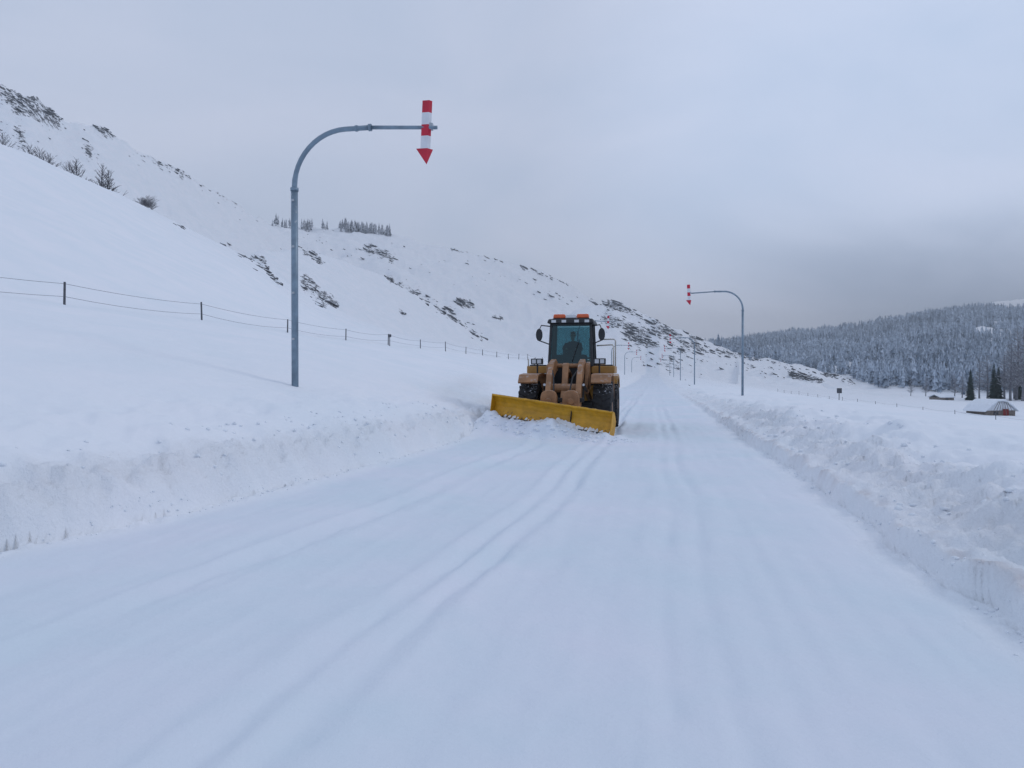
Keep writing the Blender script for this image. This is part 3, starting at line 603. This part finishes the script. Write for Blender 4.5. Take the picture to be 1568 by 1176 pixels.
for sx in (-1,1): mesh_obj('side_window',[(sx*.68,1.02,2.1),(sx*.68,2.38,2.1),(sx*.62,2.3,3.34),(sx*.62,1.14,3.34)],[(0,1,2,3)],m_glass,LO)
MB().box(-0.25,0.25,1.55,2.0,2.02,2.32).box(-0.24,0.24,2.01,2.12,2.3,2.80).obj('seat',m_blk,LO,bevel=0.04)
MB().box(-0.5,0.5,1.15,1.4,2.02,2.38).obj('dashboard',m_blk,LO,bevel=0.05)
MB().tube([(0,1.08,2.0),(0,1.28,2.50)],0.035,8).obj('steering_column',m_blk,LO)
m=MB(); m.tube([(0.2*math.cos(a*math.pi/10),1.28+0.12*math.sin(a*math.pi/10),2.52+0.14*math.sin(a*math.pi/10)) for a in range(21)],0.015,6,False); m.obj('steering_wheel',m_blk,LO)
MB().tube([(0.05,0.97,2.15),(0.28,1.02,2.85)],0.012,5).obj('wiper',m_blk,LO)

# driver (seated, hands on the wheel)
m_cloth=simple('dark_jacket',(0.03,0.035,0.05),0.9,var=0.3,scale=8); m_skin=simple('skin',(0.42,0.25,0.18),0.6,var=0.08,scale=9); m_hat=simple('winter_hat',(0.025,0.025,0.03),0.9)
DR=empty('driver',(0,0,0)); DR.parent=LO; DR.location=(0,1.72,2.30)
def skin_obj(name,joints,edges,mat,parent,root=0,sub=2):
    me=bpy.data.meshes.new(name); me.from_pydata([j[0] for j in joints],edges,[]); me.update(); me.materials.append(mat)
    o=bpy.data.objects.new(name,me); scene.collection.objects.link(o); o.parent=parent
    md=o.modifiers.new('skin','SKIN'); md.use_smooth_shade=True
    for i,j in enumerate(joints):
        me.skin_vertices[0].data[i].radius=j[1]; me.skin_vertices[0].data[i].use_root=(i==root)
    s=o.modifiers.new('sub','SUBSURF'); s.levels=sub; s.render_levels=sub
    return o
J=[((0,0,0),(0.16,0.12)),((0,0.04,0.22),(0.17,0.13)),((0,0.03,0.42),(0.20,0.13)),((0,0.0,0.52),(0.09,0.08)),
   ((-0.21,0.02,0.42),(0.09,0.09)),((-0.28,-0.14,0.24),(0.065,0.065)),((-0.16,-0.36,0.26),(0.045,0.045)),
   ((0.21,0.02,0.42),(0.09,0.09)),((0.28,-0.14,0.24),(0.065,0.065)),((0.16,-0.36,0.26),(0.045,0.045)),
   ((-0.12,-0.05,-0.02),(0.10,0.10)),((-0.16,-0.42,0.02),(0.075,0.075)),((-0.16,-0.52,-0.28),(0.055,0.055)),
   ((0.12,-0.05,-0.02),(0.10,0.10)),((0.16,-0.42,0.02),(0.075,0.075)),((0.16,-0.52,-0.28),(0.055,0.055))]
skin_obj('body',J,[(0,1),(1,2),(2,3),(2,4),(4,5),(5,6),(2,7),(7,8),(8,9),(0,10),(10,11),(11,12),(0,13),(13,14),(14,15)],m_cloth,DR)
skin_obj('head',[((0,0,0.52),(0.05,0.05)),((0,-0.01,0.58),(0.055,0.06)),((0,-0.025,0.64),(0.07,0.085)),((0,-0.02,0.72),(0.078,0.095)),((0,-0.01,0.79),(0.06,0.075)),((0,-0.12,0.67),(0.014,0.014)),((-0.085,0,0.68),(0.012,0.022)),((0.085,0,0.68),(0.012,0.022))],[(0,1),(1,2),(2,3),(3,4),(2,5),(3,6),(3,7)],m_skin,DR)
skin_obj('hat',[((0,-0.005,0.75),(0.104,0.118)),((0,0,0.80),(0.095,0.105)),((0,0,0.85),(0.05,0.06))],[(0,1),(1,2)],m_hat,DR)
for sx in (-1,1):
    Jh=[((sx*0.16,-0.36,0.26),(0.028,0.02)),((sx*0.165,-0.43,0.27),(0.036,0.018))]; E=[(0,1)]
    for k in range(4):
        bx=sx*(0.14+0.018*k); L=[0.026,0.03,0.028,0.022][k]; i=len(Jh)
        Jh+=[((bx,-0.46,0.285),(0.009,0.009)),((bx,-0.46-L,0.27),(0.008,0.008)),((bx,-0.45-L,0.245),(0.007,0.007))]; E+=[(1,i),(i,i+1),(i+1,i+2)]
    i=len(Jh); Jh+=[((sx*0.12,-0.41,0.265),(0.011,0.011)),((sx*0.105,-0.44,0.255),(0.009,0.009))]; E+=[(0,i),(i,i+1)]
    skin_obj('hand',Jh,E,m_skin,DR)

# plough blade : local frame, length along x
BL=bpy.data.objects.new('plough_blade',None); scene.collection.objects.link(BL); BL.parent=LO
pl=Vector((-2.06,-1.05,0.46)); pr=Vector((1.46,-2.30,0.03)); mid=(pl+pr)/2; dx=(pr-pl).normalized(); dz=(Vector((0,0,1))-dx*dx.z).normalized(); dy=dz.cross(dx)
BL.matrix_local=Matrix(((dx.x,dy.x,dz.x,mid.x),(dx.y,dy.y,dz.y,mid.y),(dx.z,dy.z,dz.z,mid.z),(0,0,0,1)))
Lb=(pr-pl).length/2
m=MB(); prof=[(-0.10,0.10),(0.0,0.17),(0.06,0.28),(0.09,0.40),(0.06,0.52),(-0.01,0.62),(-0.12,0.70)]
prof2=[(p[0]+0.03,p[1]+0.005) for p in prof][::-1]
poly=prof+prof2
nx=24; n=len(poly)
for i in range(nx+1):
    x=-Lb+2*Lb*i/nx
    for p in poly: m.v.append((x,p[0]+0.006*math.sin(i*2.1),p[1]+0.010*math.sin(i*1.7+1)))
for i in range(nx):
    for k in range(n): m.f.append((i*n+k,(i+1)*n+k,(i+1)*n+(k+1)%n,i*n+(k+1)%n))
m.f.append(tuple(range(n))); m.f.append(tuple(nx*n+k for k in range(n))[::-1])
m.obj('moldboard',m_blade,BL,False)
MB().box(-Lb,-0.015,-0.15,-0.11,-0.02,0.13).box(0.015,Lb,-0.15,-0.11,-0.02,0.13).obj('cutting_edge',m_blk,BL)
MB().tube([(-Lb,-0.105,0.71),(Lb,-0.105,0.71)],0.028,8).obj('top_roll',m_blade,BL)
MB().box(0.60,0.615,0.02,0.085,0.20,0.60).obj('blade_seam',m_blk,BL)
for xx in (-Lb-0.02,Lb+0.005):
    MB().prism_x([(-0.15,0.02),(0.14,0.05),(0.16,0.45),(0.0,0.70),(-0.13,0.74)],xx,xx+0.015).obj('end_plate',m_blade,BL)
mm=MB()
for k in range(-3,4):
    mm.prism_x([(0.02,0.14),(0.2,0.2),(0.22,0.5),(0.05,0.66),(0.10,0.40)],k*0.55-0.012,k*0.55+0.012)
mm.box(-1.5,1.5,0.14,0.26,0.3,0.42); mm.obj('back_ribs',m_tan,BL)
MB().box(-0.4,0.4,0.22,0.60,0.25,0.42).obj('swivel_mount',m_blk,LO,bevel=0.02).location=(mid.x+0.2,mid.y-0.1,0.1)
m=MB(); nn=70
for i in range(nn+1):
    t=i/nn; x=-Lb+2*Lb*t; hgt=0.07+0.05*math.sin(t*9)+0.04*random.uniform(-1,1)+0.22*math.exp(-((t-0.55)/0.16)**2)
    hgt=max(0.02,hgt); dpt=0.20+0.05*random.uniform(-1,1)
    for (yy_,zz_) in ((0.0,hgt+0.05),(-0.08,hgt),(-0.12-dpt*0.5,hgt*0.55),(-0.14-dpt,-0.04),(0,-0.1)): m.v.append((x,yy_+random.uniform(-.015,.015),zz_+random.uniform(-.015,.015)))
for i in range(nn):
    for k in range(4): m.f.append((i*5+k,i*5+k+1,(i+1)*5+k+1,(i+1)*5+k))
m.obj('caked_snow',m_hsnow,BL,True)

# snow crumbs/clods around banks: one scattered object
CV=[];CF=[];c=0
def clod(x,y,s):
    global c
    v=iv*(1+RNG.uniform(-0.3,0.3,(len(iv),1)))*np.array([s,s*random.uniform(.7,1.2),s*random.uniform(.5,.9)])
    CV.append(v+np.array([x,y,gz(x,y)+s*0.1])); CF.append(ifc+c); c+=len(iv)
for i in range(300):
    y=random.uniform(4,21); e_=float(np.interp(y,LEFT_EDGE[:,0],LEFT_EDGE[:,1])); x=e_+abs(random.gauss(0,0.10))-0.06+RS*y; clod(x,y,random.choice([.008,.012,.015,.022]))
for i in range(300):
    y=random.uniform(3.5,30); x=2.45-abs(random.gauss(0,0.10))+0.06+RS*y; clod(x,y,random.choice([.008,.012,.016,.025]))
for i in range(160):
    y=random.uniform(5,26); x=2.45+random.uniform(0.2,2.2)+RS*y; clod(x,y,random.choice([.02,.03,.04,.06]))
for i in range(140):
    y=random.uniform(6,21); e_=float(np.interp(y,LEFT_EDGE[:,0],LEFT_EDGE[:,1])); x=e_-random.uniform(0.2,1.4)+RS*y; clod(x,y,random.choice([.02,.03,.04]))
for i in range(160):
    t=random.random(); x=-0.9+3.9*t+random.gauss(0,.25); y=21.6-2.2*t-abs(random.gauss(0,.3)); clod(x,y,random.choice([.02,.03,.04,.06]))
np_mesh('snow_clods',np.concatenate(CV),np.concatenate(CF),m_hsnow,True)

def volume_puff(name,loc,scl,dens):
    bm=bmesh.new(); bmesh.ops.create_icosphere(bm,subdivisions=3,radius=1.0); me=bpy.data.meshes.new(name); bm.to_mesh(me); bm.free()
    o=bpy.data.objects.new(name,me); scene.collection.objects.link(o); o.location=loc; o.scale=scl
    m=bpy.data.materials.new(name); m.use_nodes=True; nt=m.node_tree; nt.nodes.clear()
    out=nt.nodes.new('ShaderNodeOutputMaterial'); vs=nt.nodes.new('ShaderNodeVolumeScatter'); vs.inputs['Color'].default_value=(1.0,1.0,1.0,1); vs.inputs['Anisotropy'].default_value=0.2
    tc=nt.nodes.new('ShaderNodeTexCoord'); ln=nt.nodes.new('ShaderNodeVectorMath'); ln.operation='LENGTH'; nt.links.new(tc.outputs['Object'],ln.inputs[0])
    mr=nt.nodes.new('ShaderNodeMapRange'); mr.interpolation_type='SMOOTHSTEP'; mr.inputs[1].default_value=0.98; mr.inputs[2].default_value=0.1; nt.links.new(ln.outputs['Value'],mr.inputs[0])
    n=nt.nodes.new('ShaderNodeTexNoise'); n.inputs['Scale'].default_value=2.2; n.inputs['Detail'].default_value=4; nt.links.new(tc.outputs['Object'],n.inputs['Vector'])
    m2=nt.nodes.new('ShaderNodeMapRange'); m2.inputs[1].default_value=0.35; m2.inputs[2].default_value=0.7; nt.links.new(n.outputs['Fac'],m2.inputs[0])
    a=nt.nodes.new('ShaderNodeMath'); a.operation='MULTIPLY'; nt.links.new(mr.outputs[0],a.inputs[0]); nt.links.new(m2.outputs[0],a.inputs[1])
    a2=nt.nodes.new('ShaderNodeMath'); a2.operation='MULTIPLY'; a2.inputs[1].default_value=dens; nt.links.new(a.outputs[0],a2.inputs[0]); nt.links.new(a2.outputs[0],vs.inputs['Density']); nt.links.new(vs.outputs[0],out.inputs['Volume'])
    me.materials.append(m); return o
volume_puff('snow_spray',(-1.6,23.2,1.35),(1.5,1.4,0.75),0.25)
# valley mist: thin homogeneous haze beyond the loader
m=bpy.data.materials.new('mist'); m.use_nodes=True; nt=m.node_tree; nt.nodes.clear()
out=nt.nodes.new('ShaderNodeOutputMaterial'); vs=nt.nodes.new('ShaderNodeVolumeScatter'); vs.inputs['Color'].default_value=(0.88,0.95,1.0,1); vs.inputs['Density'].default_value=0.00055; vs.inputs['Anisotropy'].default_value=0.0
nt.links.new(vs.outputs[0],out.inputs['Volume'])
MB().box(-900,1500,120,1700,-60,135).obj('mist',m)

# ------------------------------------------------------------------ world (overcast)
SEL=math.radians(38); SAZ=math.radians(82)
w=bpy.data.worlds.new('World'); scene.world=w; w.use_nodes=True; nt=w.node_tree; nt.nodes.clear()
out=nt.nodes.new('ShaderNodeOutputWorld'); sk=nt.nodes.new('ShaderNodeTexSky'); sk.sky_type='NISHITA'; sk.sun_disc=False; sk.sun_elevation=SEL; sk.sun_rotation=SAZ
bg1=nt.nodes.new('ShaderNodeBackground'); bg1.inputs['Strength'].default_value=0.07; nt.links.new(sk.outputs[0],bg1.inputs['Color'])
tc=nt.nodes.new('ShaderNodeTexCoord'); sp=nt.nodes.new('ShaderNodeSeparateXYZ'); nt.links.new(tc.outputs['Generated'],sp.inputs[0])
mp=nt.nodes.new('ShaderNodeMapping'); mp.inputs['Scale'].default_value=(1.3,1.3,3.2); mp.inputs['Location'].default_value=(0.4,0.2,0.1); nt.links.new(tc.outputs['Generated'],mp.inputs['Vector'])
n=nt.nodes.new('ShaderNodeTexNoise'); n.inputs['Scale'].default_value=1.6; n.inputs['Detail'].default_value=5; n.inputs['Roughness'].default_value=0.5; n.inputs['Distortion'].default_value=0.4; nt.links.new(mp.outputs[0],n.inputs['Vector'])
r=nt.nodes.new('ShaderNodeValToRGB'); r.color_ramp.elements[0].position=0.3; r.color_ramp.elements[1].position=0.72
r.color_ramp.elements[0].color=(0.45,0.545,0.72,1); r.color_ramp.elements[1].color=(0.57,0.635,0.80,1); nt.links.new(n.outputs['Fac'],r.inputs['Fac'])
def mrange(src,a,b_,c_,d_,sm=True):
    q=nt.nodes.new('ShaderNodeMapRange'); q.interpolation_type='SMOOTHSTEP' if sm else 'LINEAR'
    q.inputs[1].default_value=a; q.inputs[2].default_value=b_; q.inputs[3].default_value=c_; q.inputs[4].default_value=d_; nt.links.new(src,q.inputs[0]); return q.outputs[0]
def math2(op,a,b_):
    q=nt.nodes.new('ShaderNodeMath'); q.operation=op
    for i,s in enumerate((a,b_)):
        if isinstance(s,(int,float)): q.inputs[i].default_value=s
        else: nt.links.new(s,q.inputs[i])
    return q.outputs[0]
dv=Vector((0.50,1.0,0.30)).normalized(); dt=nt.nodes.new('ShaderNodeVectorMath'); dt.operation='DOT_PRODUCT'; dt.inputs[1].default_value=dv; nt.links.new(tc.outputs['Generated'],dt.inputs[0])
glow=mrange(dt.outputs['Value'],0.90,1.0,0.0,0.20)
zz=math2('ADD',sp.outputs['Z'],math2('MULTIPLY',math2('SUBTRACT',n.outputs['Fac'],0.5),0.22))
dk=math2('MULTIPLY',mrange(zz,0.21,0.03,0,1),mrange(sp.outputs['X'],0.10,0.45,0,1))
fac=math2('ADD',1.0,glow)
vm=nt.nodes.new('ShaderNodeVectorMath'); vm.operation='SCALE'; nt.links.new(r.outputs['Color'],vm.inputs[0]); nt.links.new(fac,vm.inputs['Scale'])
dm=nt.nodes.new('ShaderNodeMixRGB'); dm.inputs['Color2'].default_value=(0.20,0.265,0.40,1); nt.links.new(math2('MULTIPLY',dk,0.78),dm.inputs['Fac']); nt.links.new(vm.outputs[0],dm.inputs['Color1'])
bg2=nt.nodes.new('ShaderNodeBackground'); bg2.inputs['Strength'].default_value=1.0; nt.links.new(dm.outputs[0],bg2.inputs['Color'])
mx=nt.nodes.new('ShaderNodeMixShader'); mx.inputs[0].default_value=0.965; nt.links.new(bg1.outputs[0],mx.inputs[1]); nt.links.new(bg2.outputs[0],mx.inputs[2]); nt.links.new(mx.outputs[0],out.inputs['Surface'])
sl=bpy.data.lights.new('sun','SUN'); sl.energy=0.5; sl.angle=math.radians(16); sl.color=(1.0,0.95,0.92)
so=bpy.data.objects.new('sun',sl); scene.collection.objects.link(so)
sd=Vector((math.sin(SAZ)*math.cos(SEL),math.cos(SAZ)*math.cos(SEL),math.sin(SEL))); so.rotation_euler=(-sd).to_track_quat('-Z','Y').to_euler(); so.location=(0,0,50)

cam=bpy.data.cameras.new('camera'); cam.sensor_width=36; cam.lens=36*F/1568; cam.clip_end=6000; cam.clip_start=0.05
co=bpy.data.objects.new('camera',cam); scene.collection.objects.link(co); co.location=(0,0,CAMH); co.rotation_euler=(math.radians(90)-math.atan(12/F),0,0)
scene.camera=co
scene.view_settings.view_transform='Standard'; scene.view_settings.look='None'; scene.view_settings.exposure=0
